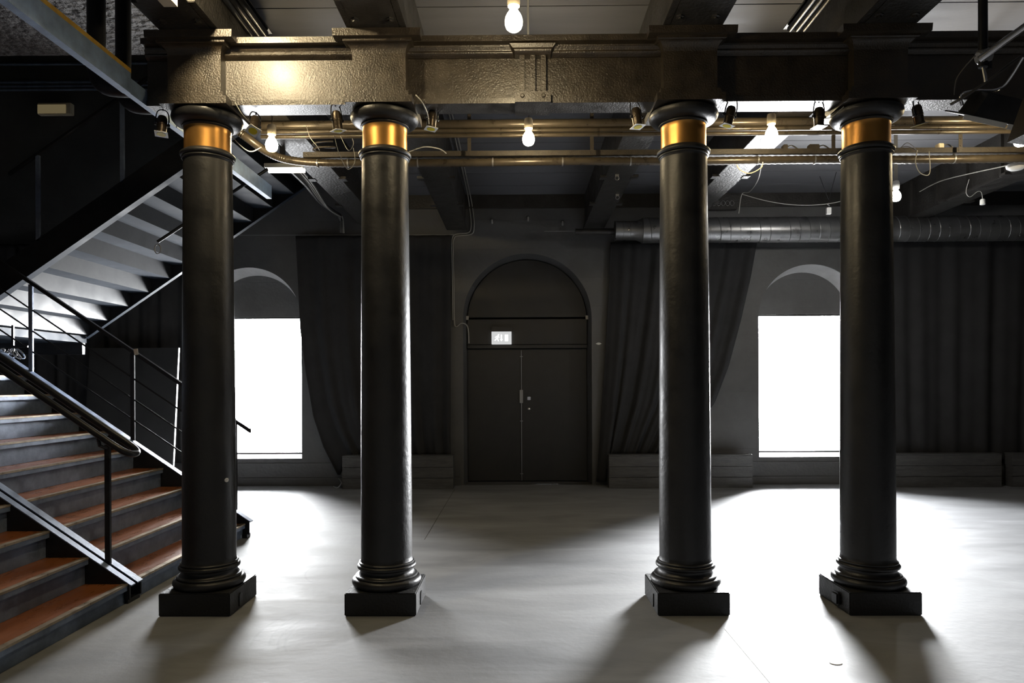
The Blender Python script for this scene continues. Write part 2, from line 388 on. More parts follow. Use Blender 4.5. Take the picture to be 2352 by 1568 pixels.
# chipped paint spot on the leftmost shaft
sp = MB().lathe([(.017, 0), (.019, .001), (.012, .003)], (0, 0, 0), 9)
a = math.radians(-27); rr = .1675
o = sp.build('paint_chip', M['mark'], cols[0]); o.location = (rr*math.cos(a), rr*math.sin(a), .862)
o.rotation_euler = Vector((math.cos(a), math.sin(a), 0)).to_track_quat('Z', 'Y').to_euler()

# ------------------------------------------------------------------ entablature
en = empty('entablature', (0, AY, ABZ), 'dark moulded iron beam carried across all four columns', 'beam')
def sect(hx, hy, z): return [(-hx, -hy, z), (hx, -hy, z), (hx, hy, z), (-hx, hy, z)]
bl = [sect(.22, .228, 0), sect(.22, .228, .047), sect(.194, .212, .047), sect(.194, .212, .081), sect(.174, .198, .083), sect(.174, .198, .325)]
for i in range(1, 9):
    t = i/8*math.pi/2; e = 1-math.cos(t); bl.append(sect(.176+.038*e, .200+.05*e, .328+.052*math.sin(t)))
bl += [sect(.222, .256, .384), sect(.222, .256, .4), sect(.28, .285, .402), sect(.283, .288, .448)]
block = MB().loft(bl).build('pier_block', M['entab'], en)
block.location.x = CX[0]
for x in CX[1:]:
    b = block.copy(); COL.objects.link(b); b.location.x = x
# beam lengths between: profile in (y,z), y relative AY
def prof(d=0):
    P = [(.052, .025), (-.126-d, .025), (-.128-d, .058), (-.118-d, .061), (-.118-d, .318), (-.112, .321), (-.112, .325), (-.121, .327)]
    for i in range(11):
        t = i/10; P.append((-.124-d-.036*t-.014*math.sin(math.pi*min(1, t*1.6)), .329+.052*t))
    P += [(-.150, .387), (-.152, .396), (-.204, .398), (-.206, .436), (.052, .436)]
    return P
edges = [-2.45] + list(CX) + [5.9]
for i, (a, b) in enumerate(zip(edges, edges[1:])):
    a2 = a if i == 0 else a+.17; b2 = b-.17 if i < 4 else b
    MB().prism(prof(), 0, a2, b2).build('beam_span', M['entab'], en)
tx = at(1224, 160, 4.5).x
tg = MB()
for k in (-1, 0, 1): tg.box((tx-.017+k*.07, -.172, .085), (tx+.017+k*.07, -.11, .322), .003)
q = [(-.12, .318)] + [(-.172-.03*i/8-.016*math.sin(math.pi*min(1, i/5)), .322+.062*i/8) for i in range(9)] + [(-.12, .386)]
A = []
for sd in (-1, 1):
    A.append([(tx + sd*(.118+.034*max(0, min(1, (z-.335)/.05))**1.5), y, z) for y, z in q])
tg.loft(A)
tg.box((tx-.117, -.178, .022), (tx+.117, -.11, .083), .003)
tg.box((tx-.117, -.178, .012), (tx+.117, .055, .026))
t1 = tg.build('triglyph', M['entab'], en)
for sx in (-.068, .068):
    MB().lathe([(.014, 0), (.014, .004), (.009, .009)], (tx+sx, -.178, .052), 14, (0, -1, 0)).build('screw', M['entab'], t1, True)

# ------------------------------------------------------------------ ceiling beams
BZ = 3.77
bdesc = ['black ceiling beam over the leftmost column, running to the back wall', 'black ceiling beam over the second column, running to the back wall',
         'black ceiling beam over the column right of the double doors', 'black ceiling beam over the rightmost column, running to the back wall',
         'black ribbed ceiling beam at upper right, beyond the last column']
for i, (x, l) in enumerate(zip(list(CX)+[5.55], bdesc)):
    r = empty('ceiling_beam', (x, 0, BZ), l, 'beam', 'ceiling beams running front to back')
    g = MB(); g.box((-.13, -3.2, .03), (.13, WY, CEIL-BZ)); g.box((-.15, -3.2, 0), (.15, WY, .035), .003)
    g.build('beam_body', M['beam'], r)
    g = MB(); g.box((-.19, 4.12, .003), (.19, 5.35, .40), .004); g.build('haunch', M['beam'], r)
    for yy in (7.72, 8.86):
        for s in (-1, 1): MB().box((s*.13, yy-.05, -.008), (s*.21, yy+.05, .02), .002).build('cleat', M['beam'], r)
    for yy in (4.28, 4.34):
        pass
    for s in (-.11, .11):
        MB().lathe([(.028, 0), (.028, .008), (.016, .012), (.016, .022)], (s, 4.33, .002), 6, (0, 0, -1)).build('bolt', M['beam'], r)
    if i == 4:
        for k in range(7): MB().box((-.165, 6.0+k*.6, .03), (-.13, 6.03+k*.6, .48)).build('rib', M['beam'], r)
# conduit trays beside the outer beams
for (x, l, y0) in ((at(600, 60, 5.0).x, 'dark conduit bundle fixed beside the leftmost ceiling beam', 2.5), (at(1880, 30, 4.6).x, 'dark conduit bundle left of the rightmost ceiling beam', 2.5)):
    r = empty('conduit_bundle', (x, 0, 4.0), l, 'conduit', 'conduit bundles beside beams')
    for k, dx in enumerate((-.05, 0, .05)):
        MB().tube([(dx, y0, .0), (dx, 4.95, 0)], .022, 10).build('conduit', M['steel_dark'], r, True)
    MB().box((-.08, y0, .022), (.08, 5.0, .03)).build('support_strip', M['steel_dark'], r)
    for yy in (3.2, 4.4): MB().box((-.012, yy, .03), (.012, yy+.02, .28)).build('hanger', M['steel_dark'], r)

# ------------------------------------------------------------------ pipes, tray, duct
def line(name, label, cat, px0, px1, py, Y, r, m, group=None, dz=0):
    p = at(1190, py, Y); x0 = at(px0, py, Y).x; x1 = at(px1, py, Y).x
    o = MB().tube([(0, 0, 0), (x1-x0, 0, 0)], r, 20).build(name, M[m], None, True)
    o.location = (x0, Y, p.z); tag(o, label, cat, group); return o
pz = at(1190, 285, 6.0).z
line('pipe', 'thick horizontal pipe, topmost of three behind the moulded beam', 'pipe', 575, 2900, 284, 6.0, .037, 'pipe')
line('pipe', 'thin horizontal pipe, middle one of three behind the moulded beam', 'pipe', 600, 2900, 299, 6.0, .019, 'pipe')
line('pipe', 'thin horizontal pipe, lowest of the three behind the moulded beam', 'pipe', 600, 2900, 310, 6.0, .019, 'pipe')
p = at(1190, 356, 6.15)
o = MB().box((at(700, 356, 6.15).x, -.05, -.02), (6.5, .05, .024)).build('cable_tray', M['tray']); o.location = (0, 6.15, p.z)
tag(o, 'dusty dark cable tray above the flexible duct', 'cable tray')
TRZ = p.z
pts = [at(545, 300, 5.85), at(575, 322, 5.9), at(612, 348, 6.0), at(650, 364, 6.1), at(700, 372, 6.15), at(770, 375, 6.15)]
pts += [Vector((x, 6.15, TRZ-.062+.003*math.sin(x*3))) for x in [at(850, 374, 6.15).x+i*.4 for i in range(20)]]
sp_ = smooth_pts(pts, 14)
o = MB().tube(sp_, .033, 14, rfun=lambda i, m: .033+(.0035 if i % 2 else -.0)).build('flexible_duct', M['pipe'], None, True)
tag(o, 'corrugated flexible duct curving down from the left, running under the tray', 'duct')
hanger_l = ['left of the double doors near the second column', 'between the doors and the column right of them', 'just left of the rightmost column', 'right of the rightmost column']
for px, l in zip((1078, 1359, 1912, 2203), hanger_l):
    x = at(px, 300, 6.07).x
    g = MB(); z0 = TRZ-.03
    g.box((-.016, -.0, z0), (.016, .004, CEIL))
    for k in range(12): g.lathe([(.006, 0), (.006, .004)], (0, -.001, z0+.05+k*.06), 8, (0, -1, 0))
    o = g.build('hanger_strap', M['tray']); o.location = (x, 6.05, 0)
    tag(o, 'perforated steel strap hanging the pipes, '+l, 'strap', 'pipe hanger straps')
# clamps along the flexible duct are part of the duct
fd = D.objects['flexible_duct']
for px in (730, 800, 960, 1132, 1292, 1448, 1740, 1870, 2190):
    x = at(px, 370, 6.15).x
    c = MB().lathe([(.039, -.006), (.039, .006)], (x, 6.15, TRZ-.062), 16, (1, 0, 0)).build('duct_clamp', M['metal'], fd, True)
# spiral duct
DY = 9.8; dz = at(1700, 528, DY).z
r = empty('spiral_duct', (0, DY, dz), 'large round spiral ventilation duct running along the back wall at right', 'duct')
xs = at(1474, 528, DY).x
MB().tube([(xs, 0, 0), (8.95, 0, 0)], .176, 40).build('duct_body', M['duct'], r, True)
hel = []; pitch = .137; n = int((8.9-xs)/pitch*16)
for i in range(n): 
    t = 2*math.pi*i/16; hel.append((xs+.03+pitch*i/16, .1765*math.cos(t), .1765*math.sin(t)))
MB().tube(hel, .006, 5).build('spiral_seam', M['duct'], r, True)
x0 = at(1412, 528, DY).x
MB().lathe([(.137, x0), (.137, x0+.01), (.133, x0+.012), (.133, x0+.1), (.137, x0+.105), (.133, x0+.11), (.133, x0+.2), (.137, x0+.205), (.133, x0+.21), (.135, x0+.3), (.176, xs+.02)], (0, 0, -.0), 40, (1, 0, 0)).build('duct_reducer', M['duct'], r, True)
MB().tube([(x0-.55, .05, -.0), (x0+.02, .05, 0)], .045, 16).build('duct_inlet', M['beam'], r, True)
for xx in (xs+.9, xs+3.2): MB().box((xx, -.005, .17), (xx+.025, .005, CEIL-dz)).build('duct_hanger', M['steel_dark'], r)

# ------------------------------------------------------------------ bulbs
def bulb(px, py, Y, label, warm=True, strap=False, loc=None):
    p = loc or at(px, py, Y)
    r = empty('light_bulb', p, label, 'light bulb', 'bare bulbs hanging from the ceiling')
    pr = [(.008, -.042), (.02, -.039), (.03, -.03), (.035, -.016), (.036, 0), (.033, .014), (.026, .028), (.018, .04), (.014, .052), (.013, .06)]
    MB().lathe(pr, n=24).build('glass_bulb', M['bulb' if warm else 'bulb_white'], r, True)
    MB().lathe([(.015, .055), (.024, .058), (.026, .07), (.026, .105), (.022, .118), (.01, .122)], n=24).build('bulb_holder', M['porcelain' if warm else 'white'], r, True)
    if strap: MB().box((-.02, -.003, .115), (.02, .003, CEIL-p.z)).build('hanger', M['cable'], r)
    else:
        MB().tube([(0, 0, .145), (.004, 0, .2), (0, 0, CEIL-p.z)], .004, 6).build('cord', M['cable_dark'], r, True)
    for c in kids(r):
        if c.name.startswith(('glass','bulb_h')): c.scale = (1.35, 1.35, 1.35)
    return r
bulb(1180, 48, 3.8, 'warm glowing bulb at top centre, hanging in front of the moulded beam')
bulb(1214, 318, 5.6, 'warm glowing bulb hanging below the moulded beam, above the double doors')
bulb(624, 332, 5.6, 'warm glowing bulb just right of the leftmost column top')
bulb(1772, 308, 5.6, 'warm glowing bulb between the two right-hand columns')
bulb(2344, 320, 5.6, 'warm glowing bulb at the far right edge near the stage lights')
bulb(2058, 450, 7.5, 'white glowing bulb on a flat strap right of the rightmost column', False, True)
bulb(0, 0, 0, 'warm glowing bulb beyond the top edge of the photo, lighting the moulded beam', loc=Vector((-1.84, 3.75, 3.93)))
for c_ in D.objects:
    if c_.name.startswith('glass_bulb') and (c_.parent.location-Vector((-1.84, 3.75, 3.93))).length < .01: c_.data = c_.data.copy(); c_.data.materials[0] = M['bulb_strong']
o = MB().tube([(0, 0, 0), (0, 0, CEIL-3.6)], .008, 8).build('lamp_conduit', M['white'], None, True)
q = at(1213, 75, 5.0); o.location = (q.x, 5.0, 3.6); tag(o, 'thin white vertical conduit behind the bulb at top centre', 'conduit')

# ------------------------------------------------------------------ small spotlights under the beam
def spot_root():
    r = empty('spotlight', (0, 0, 0), 'x', 'spotlight', 'small spotlights under the moulded beam')
    g = MB(); g.lathe([(.012, .062), (.024, .056), (.031, .04), (.032, .0), (.034, -.002), (.034, -.008), (.032, -.01), (.031, -.055), (.034, -.058), (.034, -.064), (.028, -.066)], n=24)
    g.build('lamp_can', M['can'], r, True)
    g = MB(); g.box((-.04, -.04, -.071), (.04, .04, -.067)); 
    g.build('colour_frame', M['white'], r)
    MB().lathe([(.028, -.0725), (.028, -.071)], n=20).build('colour_gel', M['gel'], r)
    y = MB(); y.tube(smooth_pts([(-.037, 0, 0), (-.04, 0, .04), (-.03, 0, .09), (0, 0, .105), (.03, 0, .09), (.04, 0, .04), (.037, 0, 0)], 4), .004, 6)
    y.build('yoke', M['steel_dark'], r, True)
    for s in (-1, 1): MB().lathe([(.01, 0), (.01, .012), (.006, .016)], (s*.033, 0, 0), 10, (s, 0, 0)).build('knob', M['steel_dark'], r, True)
    return r
s0 = spot_root()
spots = [(372, 286, .15, .05, 'small spotlight left of the leftmost column, square frame facing down', 4.62),
         (584, 284, .4, .35, 'small spotlight just right of the leftmost column, yellow gel showing', 4.62),
         (774, 276, .0, -.12, 'small spotlight left of the second column, with square white frame', 4.62),
         (992, 273, .0, .1, 'small dark spotlight right of the second column', 4.72),
         (1462, 268, .12, -.08, 'small spotlight left of the column beside the doors, yellow gel ring', 4.62),
         (1676, 265, -.1, .22, 'small spotlight right of the column beside the doors, yellow gel', 4.62),
         (1881, 268, .0, .0, 'small plain dark spotlight left of the rightmost column', 4.62),
         (2108, 262, .0, -.35, 'small black spotlight right of the rightmost column, tilted left', 4.62)]
sl = [s0] + [copy_tree(s0) for _ in spots[1:]]
for s, (px, py, rx, ry, l, Y) in zip(sl, spots):
    s.location = at(px, py, Y); s.rotation_euler = (rx*-1, ry, .2*px % 1); s['label'] = l
    p = s.location
    top = MB().tube([(0, 0, .1), (0, 0, 3.344-p.z+.0)] if 3.344-p.z > .11 else [(0, 0, .09), (0, 0, .11)], .005, 6).build('hanging_hook', M['steel_dark'], s)
# wires draped from the spotlights and the beam
def cable(name, pts, r, m, label, cat='cable', group=None, k=6):
    c = Vector(pts[0]); o = MB().tube(smooth_pts([Vector(p)-c for p in pts], k), r, 6).build(name, M[m], None, True)
    o.location = c; tag(o, label, cat, group); return o
cable('loose_wire', [at(704, 290, 5.9), at(712, 315, 5.8), at(728, 335, 5.8), at(734, 345, 5.9)], .003, 'cable', 'short loose wire end dangling right of the leftmost column bulb')
cable('loose_wire', [at(768, 310, 5.5), at(778, 350, 5.5), at(798, 388, 5.6), at(815, 372, 5.7), at(812, 340, 5.8)], .003, 'cable', 'thin wire looping below the pipes left of the second column')
cable('loose_wire', [at(782, 312, 5.9), at(800, 345, 5.9), at(812, 330, 6.0), at(806, 310, 6.0)], .003, 'cable', 'pale wire crossing the pipes left of the second column')
cable('loose_wire', [at(940, 348, 5.6), at(975, 337, 5.7), at(1010, 342, 5.9), at(1025, 352, 6.0)], .005, 'cable', 'pale cable arching from the second column to the tray')
cable('loose_wire', [at(528, 305, 5.3), at(548, 330, 5.3), at(575, 348, 5.5), at(600, 338, 5.8)], .004, 'cable', 'cable sagging from the leftmost column neck toward its bulb')
cable('loose_wire', [at(540, 235, 4.5), at(556, 262, 4.52), at(578, 285, 4.6)], .003, 'cable', 'thin wire from leftmost pier block to its right-hand spotlight')
cable('loose_wire', [at(955, 218, 4.47), at(970, 235, 4.47), at(982, 262, 4.6), at(985, 285, 4.65)], .004, 'cable', 'thin wire from second pier block down to the dark spotlight')
cable('loose_wire', [at(1892, 272, 4.6), at(1912, 268, 4.55), at(1938, 245, 4.5)], .003, 'cable', 'thin wire from plain dark spotlight to the rightmost column capital')
cable('loose_wire', [at(1752, 372, 6.1), at(1748, 385, 6.1), at(1722, 398, 6.1), at(1700, 390, 6.1), at(1692, 378, 6.1)], .005, 'porcelain', 'pale cable loop hanging under the duct near the bright beam end')
cable('loose_wire', [at(2107, 345, 6.0), at(2103, 375, 6.0), at(2115, 398, 6.0), at(2135, 398, 6.0), at(2134, 348, 6.0)], .004, 'cable', 'wire loop hanging from the tray right of the rightmost column')
cable('loose_wire', [at(2070, 338, 5.8), at(2085, 328, 5.9), at(2105, 345, 6.0), at(2080, 336, 6.0), at(2045, 350, 5.9)], .003, 'cable_dark', 'dark wire tangled behind the rightmost column neck')

# wall conduit by the doors, in two runs
wy = WY-.02
for k, l in ((0, 'left one of the paired pale cables running down beside the doors'), (1, 'right one of the paired pale cables running down beside the doors')):
    dx = k*7
    a = [at(1030+dx, 255, 7.06), at(1046+dx, 320, 7.8), at(1062+dx*.8, 390, 8.95), at(1075+dx*.8, 450, 10.1), at(1080+dx, 490, wy), at(1082+dx, 520, wy), at(1076+dx, 534+dx*.5, wy), at(1050, 537+dx*.7, wy),
         at(1039+dx*.6, 545+dx*.5, wy), at(1037+dx*.5, 570, wy), at(1039+dx*.5, 650, wy), at(1040+dx*.5, 735, wy)]
    if k: a += [at(1048, 750, wy), at(1060, 742, wy), at(1074, 750, wy), at(1077, 788, wy)]
    a = [Vector((p.x, p.y, min(p.z, CEIL-.02))) for p in a]
    cable('wall_cable', a, .0085, 'cable', l, group='paired cables beside the doors', k=5)
# thick cable bundle at back left
for k in range(4):
    dx = k*5; z = 3.95
    a = [at(672+dx, 392-k*3, 7.4), at(705+dx, 425, 8.3), at(735+dx*1.2, 462+dx, 9.4), at(768+dx*.8, 487+k*3, 10.05), at(782+dx*.3, 500, 10.15), at(784+dx*.4, 535, 10.17)]
    cable('cable_run', a, .03 if k == 0 else .011, 'duct' if k == 0 else 'cable', ['thick grey conduit angling down behind the second column', 'thin grey cable hugging the thick angled conduit', 'sagging cable below the angled conduit', 'outermost thin cable beside the angled conduit'][k], group='angled conduit and cables')
# fluorescent fitting
p = at(655, 386, 6.75)
r = empty('fluorescent_light', p, 'short white tube light fixed at the end of the blue-grey edge beam', 'light')
MB().box((-.19, -.05, -.005), (.17, .05, .035), .004).build('housing', M['white'], r)
MB().tube([(-.16, 0, -.025), (.19, 0, -.025)], .022, 14).build('lamp_tube', M['tube'], r, True)
MB().box((-.05, -.01, .035), (.0, .01, .5)).build('hanger', M['steel_dark'], r)

# hanging line and tag at right back
hl = cable('hanging_line', [at(1705, 446, 9.0), at(1760, 461, 9.0), at(1820, 470, 9.0), at(1880, 470, 9.0), at(1935, 461, 9.0), at(1990, 440, 9.0)], .004, 'cable', 'thin line sagging above the spiral duct between the right columns')
cable('hook_wire', [at(1883, 405, 9.0), at(1893, 432, 9.0), at(1903, 458, 9.0)], .004, 'steel_dark', 'left leg of the wire v above the small white box', group='wire v', k=2)
cable('hook_wire', [at(1921, 395, 9.0), at(1912, 428, 9.0), at(1904, 458, 9.0)], .004, 'steel_dark', 'right leg of the wire v above the small white box', group='wire v', k=2)
p = at(1903, 484, 9.0); r = empty('hanging_box', p, 'tiny white box hanging on the thin line above the duct', 'box')
MB().box((-.03, -.02, -.045), (.03, .02, .04), .004).build('box_body', M['white'], r); MB().tube([(0, 0, .04), (.012, 0, .07), (-.012, 0, .08), (0, 0, .1)], .003, 6).build('hook', M['metal'], r)
p = at(2257, 463, 7.8); r = empty('lamp_socket', p, 'empty white lamp socket hanging on a curly wire at right', 'socket')
MB().lathe([(.016, .03), (.026, .02), (.028, -.03), (.022, -.034)], n=20).build('socket_body', M['white'], r, True)
ww = [at(2226, 412, 7.8), at(2219, 440, 7.8), at(2228, 452, 7.8), at(2245, 440, 7.8), at(2254, 442, 7.8), at(2257, 458, 7.8)]
MB().tube(smooth_pts([v-p for v in ww]), .004, 6).build('wire', M['cable'], r, True)
p = at(2334, 380, 6.3); r = empty('dome_lamp', p, 'small white dome lamp under the flexible duct at the right edge', 'lamp')
MB().lathe([(.012, -.045), (.05, -.038), (.075, -.02), (.08, 0), (.07, .012), (.03, .02)], n=28).build('dome', M['white'], r, True)
cable('roof_cable', [at(2112, 440, 9.3), at(2160, 416, 8.8), at(2230, 398, 8.0), at(2352, 372, 7.0)], .006, 'cable', 'pale cable climbing toward the ribbed beam at upper right')
cable('loose_wire', [at(1752, 352, 6.3), at(1742, 410, 8.0), at(1722, 440, 9.0), at(1704, 446, 9.2), at(1697, 490, 9.3)], .006, 'cable', 'pale cable dropping from the tray to a hook end between right columns')
for px, py, l in ((1130, 506, 'small dark hook fitting on the wall left above the door arch'), (1213, 500, 'small dark hook fitting on the wall centred above the door arch'), (1292, 510, 'small dark hook fitting on the wall right above the door arch')):
    p = at(px, py, WY); r = empty('wall_hook', p, l, 'hook', 'hook fittings above the door arch')
    MB().lathe([(.022, 0), (.022, .03), (.014, .05)], (0, 0, 0), 12, (0, -1, 0)).build('hook_base', M['steel_dark'], r, True)
    MB().lathe([(.014, -.05), (.018, -.045), (.018, .01), (.01, .015)], (0, -.05, -.01), 12).build('hook_body', M['metal'], r, True)
o = MB().prism([(-.045, 0), (-.012, .016), (.012, .016), (.045, 0), (.012, -.016), (-.012, -.016)], 1, -.004, 0).build('reflective_sticker', M['white']); o.location = at(1375, 789, WY-.001)
tag(o, 'small white lozenge sticker on the wall right of the door arch', 'sticker')
for px, py in ((1417, 398), (1418, 447)):
    p = at(px-0, py, 7.6 if py < 420 else 8.4); r = empty('eye_bolt', (p.x, p.y, BZ-.01), ('upper' if py < 420 else 'lower')+' small ring bolt under the beam right of the doors', 'bolt')
    MB().tube([(.022*math.cos(t*math.pi/6), 0, -.03+.022*math.sin(t*math.pi/6)) for t in range(13)], .005, 6).build('ring', M['metal'], r, True)
    MB().box((-.02, -.01, -.012), (.02, .01, .012)).build('ring_base', M['metal'], r)

# gear on the cable tray
for px, l, w in ((1868, 'dark junction box lying on the cable tray between the right columns', .09), (1802, 'small dusty junction box on the tray right of the bulb between right columns', .04), (2158, 'small pale plug box on the tray right of the rightmost column', .05)):
    p = at(px, 345, 6.15); r = empty('junction_box', (p.x, 6.15, TRZ+.024), l, 'box', 'boxes on the cable tray')
    MB().box((-w/2, -.03, 0), (w/2, .03, .045), .005).build('box_body', M['porcelain' if px > 2000 else 'tray'], r)
    MB().tube(smooth_pts([(w/2, 0, .03), (w/2+.05, 0, .04), (w/2+.11, 0, .0)]), .006, 6).build('cable_tail', M['cable_dark'], r, True)
cable('coiled_cable', [Vector((at(745, 345, 6.15).x+.1*math.cos(t*.8), 6.15+.04*math.sin(t*.8), TRZ+.035+.006*t)) for t in range(16)], .007, 'tray', 'small coil of cable lying on the tray left of the second column', k=3)

# ------------------------------------------------------------------ stage lights at upper right
p = at(2258, 130, 3.9)
r = empty('lighting_pole', p, 'black vertical pole with clamp at the upper right', 'pole')
MB().tube([(0, 0, -.06), (0, 0, CEIL-p.z)], .024, 16).build('pole_shaft', M['steel_dark'], r, True)
MB().lathe([(.03, -.03), (.04, -.02), (.04, .03), (.03, .04)], (0, 0, 0), 16, (1, 0, .3)).build('clamp', M['metal'], r, True)
MB().tube([(0, 0, -.06), (.01, 0, -.11), (.015, 0, -.14)], .009, 8).build('clamp_screw', M['chrome'], r, True)
MB().tube([(.035, 0, -.01), (.035, 0, -.07)], .012, 8).build('clamp_knob', M['steel_dark'], r, True)
a = at(2250, 136, 3.86); b = at(2400, 28, 3.6)
o = MB().tube([(0, 0, 0), b-a], .019, 16).build('lighting_bar', M['chrome'], None, True); o.location = a; tag(o, 'slanted chrome lighting bar at the top right corner', 'bar')
p = at(2275, 255, 4.15)
r = empty('stage_light', p, 'black stage light with open white-lined barn doors at upper right', 'stage light')
r.rotation_euler = (.45, .22, 0)
g = MB(); g.loft([[(-.13, -.1, -.05), (.2, -.1, -.05), (.2, .1, -.05), (-.13, .1, -.05)], [(-.10, -.09, .09), (.17, -.09, .09), (.17, .09, .09), (-.10, .09, .09)]]); g.build('lamp_housing', M['steel_dark'], r)
MB().box((-.19, -.12, -.075), (.06, -.115, -.045)).build('barn_door', M['white'], r); MB().box((.07, -.12, -.078), (.19, -.115, -.048)).build('barn_door', M['white'], r)
MB().box((-.2, -.12, -.05), (.2, .12, -.04), .003).build('front_frame', M['steel_dark'], r)
MB().tube(smooth_pts([(-.17, 0, .0), (-.2, 0, .05), (-.14, 0, .085), (.0, 0, .13), (.04, 0, .3)]), .008, 8).build('yoke', M['chrome'], r, True)
p = at(2372, 262, 3.8)
r = empty('stage_light', p, 'brown box-shaped stage light cut off by the right edge of the photo', 'stage light')
MB().loft([[(-.07, -.1, -.12), (.2, -.1, -.16), (.2, .1, -.16), (-.07, .1, -.12)], [(.02, -.09, .14), (.2, -.09, .14), (.2, .09, .14), (.02, .09, .14)]]).build('lamp_housing', M['tray'], r)
MB().box((.15, -.02, .14), (.17, .02, CEIL-p.z)).build('hanger', M['steel_dark'], r)
cable('stage_cable', [at(2183, 240, 4.05), at(2215, 222, 4.0), at(2270, 185, 3.95), at(2330, 140, 3.9), at(2400, 95, 3.85)], .008, 'cable_dark', 'black power cable rising from the barn door light to the right edge')
cable('stage_cable', [at(2192, 218, 4.05), at(2196, 185, 4.0), at(2215, 155, 3.95), at(2240, 128, 3.88)], .004, 'cable_dark', 'thin safety cable looping from the pole clamp to the barn door light')
p = at(440, 3, 4.3); o = MB().box((-.04, -.04, -.02), (.04, .04, .05)).build('junction_box', M['porcelain']); o.location = (p.x, 4.0, BZ-.05); tag(o, 'small pale box under the beam over the leftmost column', 'box')

# ------------------------------------------------------------------ stairs
RUN, RISE = .268, .182
X0, Z0 = -2.678, .137
SL = RISE/RUN
st = empty('staircase', (0, 0, 0), 'wide steel staircase with brown treads coming down from the left', 'staircase')
def halves():
    return ((4.895, 6.80), (2.7, 4.755))
tread0 = {}
for hi, (ya, yb) in enumerate(halves()):
    for k in range(11):
        xn = X0-RUN*k; z = Z0+RISE*k
        if k == 0:
            g = MB(); g.box((-.303, ya, -.022), (-.012, yb, 0)); t = g.build('tread', M['tread'], st)
            t.location = (xn, 0, z)
            n_ = MB(); n_.box((-.03, ya, -.045), (-.002, yb, -.004), .002); nn = n_.build('nosing', M['steel'], t)
            es_ = MB().box((-.042, ya, -.012), (.001, yb, .003), .001).build('edge_strip', M['nosing'], t)
            rs = MB().box((-.035, ya, -.18), (-.027, yb, -.022)).build('riser', M['steel'], st); rs.location = (xn, 0, z)
            if True: rs.scale.z = .74; rs.location.z = z-.006
            tread0[hi] = (t, nn, es_)
            rz = MB().box((-.035, ya, -.18), (-.027, yb, -.022)).build('riser', M['steel'], st); rz.location = (xn-RUN, 0, z+RISE); rsrc = rz
        else:
            t, nn, es_ = tread0[hi]
            c = t.copy(); COL.objects.link(c); c.parent = st; c.location = (xn, 0, z)
            
            for q_ in (nn, es_): n2 = q_.copy(); COL.objects.link(n2); n2.parent = c
            if k > 1:
                c = rsrc.copy(); COL.objects.link(c); c.parent = st; c.location = (xn, 0, z)
def stringer_pts(x_foot, zoff, h, x_top, foot_z=.0):
    """outline in (x,z): top line parallel to the nosing line"""
    zt = lambda x: Z0 + (X0-x)*SL + zoff
    xa = x_foot
    return [(xa, zt(xa)), (x_top, zt(x_top)), (x_top, zt(x_top)-h), (xa-(h-.12)/SL if h > .12 else xa, max(foot_z, .03)), (xa, max(foot_z, .03))]
def stringer(ya, yb, x_foot, zoff, h, flange, mt, nm='stringer'):
    g = MB(); pts = stringer_pts(x_foot, zoff, h, -5.65)
    g.prism(pts, 1, ya, yb); o = g.build(nm, M[mt], st)
    zt = lambda x: Z0 + (X0-x)*SL + zoff
    f = MB(); f.prism([(x_foot+.01, zt(x_foot+.01)), (-5.65, zt(-5.65)), (-5.65, zt(-5.65)+.008), (x_foot+.01, zt(x_foot+.01)+.008)], 1, flange[0], flange[1])
    f.build('flange', M['steel'], o); return o
stringer(6.80, 6.815, -2.64, .045, .30, (6.80, 6.875), 'steel_dark')
stringer(4.745, 4.757, -2.665, .0, .28, (4.745, 4.80), 'steel_dark')
stringer(4.885, 4.897, -2.665, .0, .28, (4.83, 4.897), 'steel_dark')
MB().box((-2.70, 6.77, .0), (-2.65, 6.86, .04), .003).build('foot', M['steel_dark'], st)
MB().box((-2.74, 4.75, 0), (-2.68, 4.90, .03)).build('foot', M['steel_dark'], st)
# centre handrail: two tubes joined by a bend, one post
zr = lambda x: 1.03+( -2.69-x)*SL
r_ = MB(); ya, yb = 4.75, 4.92
pts = [(-5.6, ya, zr(-5.6)), (-4.2, ya, zr(-4.2)), (-3.0, ya, zr(-3.0)), (-2.78, ya, zr(-2.78)), (-2.70, ya+.02, zr(-2.70)), (-2.675, (ya+yb)/2, zr(-2.675)), (-2.70, yb-.02, zr(-2.7)), (-2.78, yb, zr(-2.78)), (-3.0, yb, zr(-3.0)), (-4.2, yb, zr(-4.2)), (-5.6, yb, zr(-5.6))]
hr = r_.tube(smooth_pts(pts, 6), .023, 14).build('handrail', M['steel_dark'], st, True)
for xx in (-2.86, -4.4):
    zb = Z0+(X0-xx)*SL
    po = MB().box((xx-.018, 4.815, zb-.05), (xx+.018, 4.84, zr(xx)-.06), .002).build('post', M['steel_dark'], st)
    for yy in (ya, yb): MB().tube([(xx, 4.827, zr(xx)-.09), (xx-.01, yy, zr(xx)-.06), (xx-.02, yy, zr(xx)-.01)], .012, 8).build('bracket', M['steel_dark'], po, True)
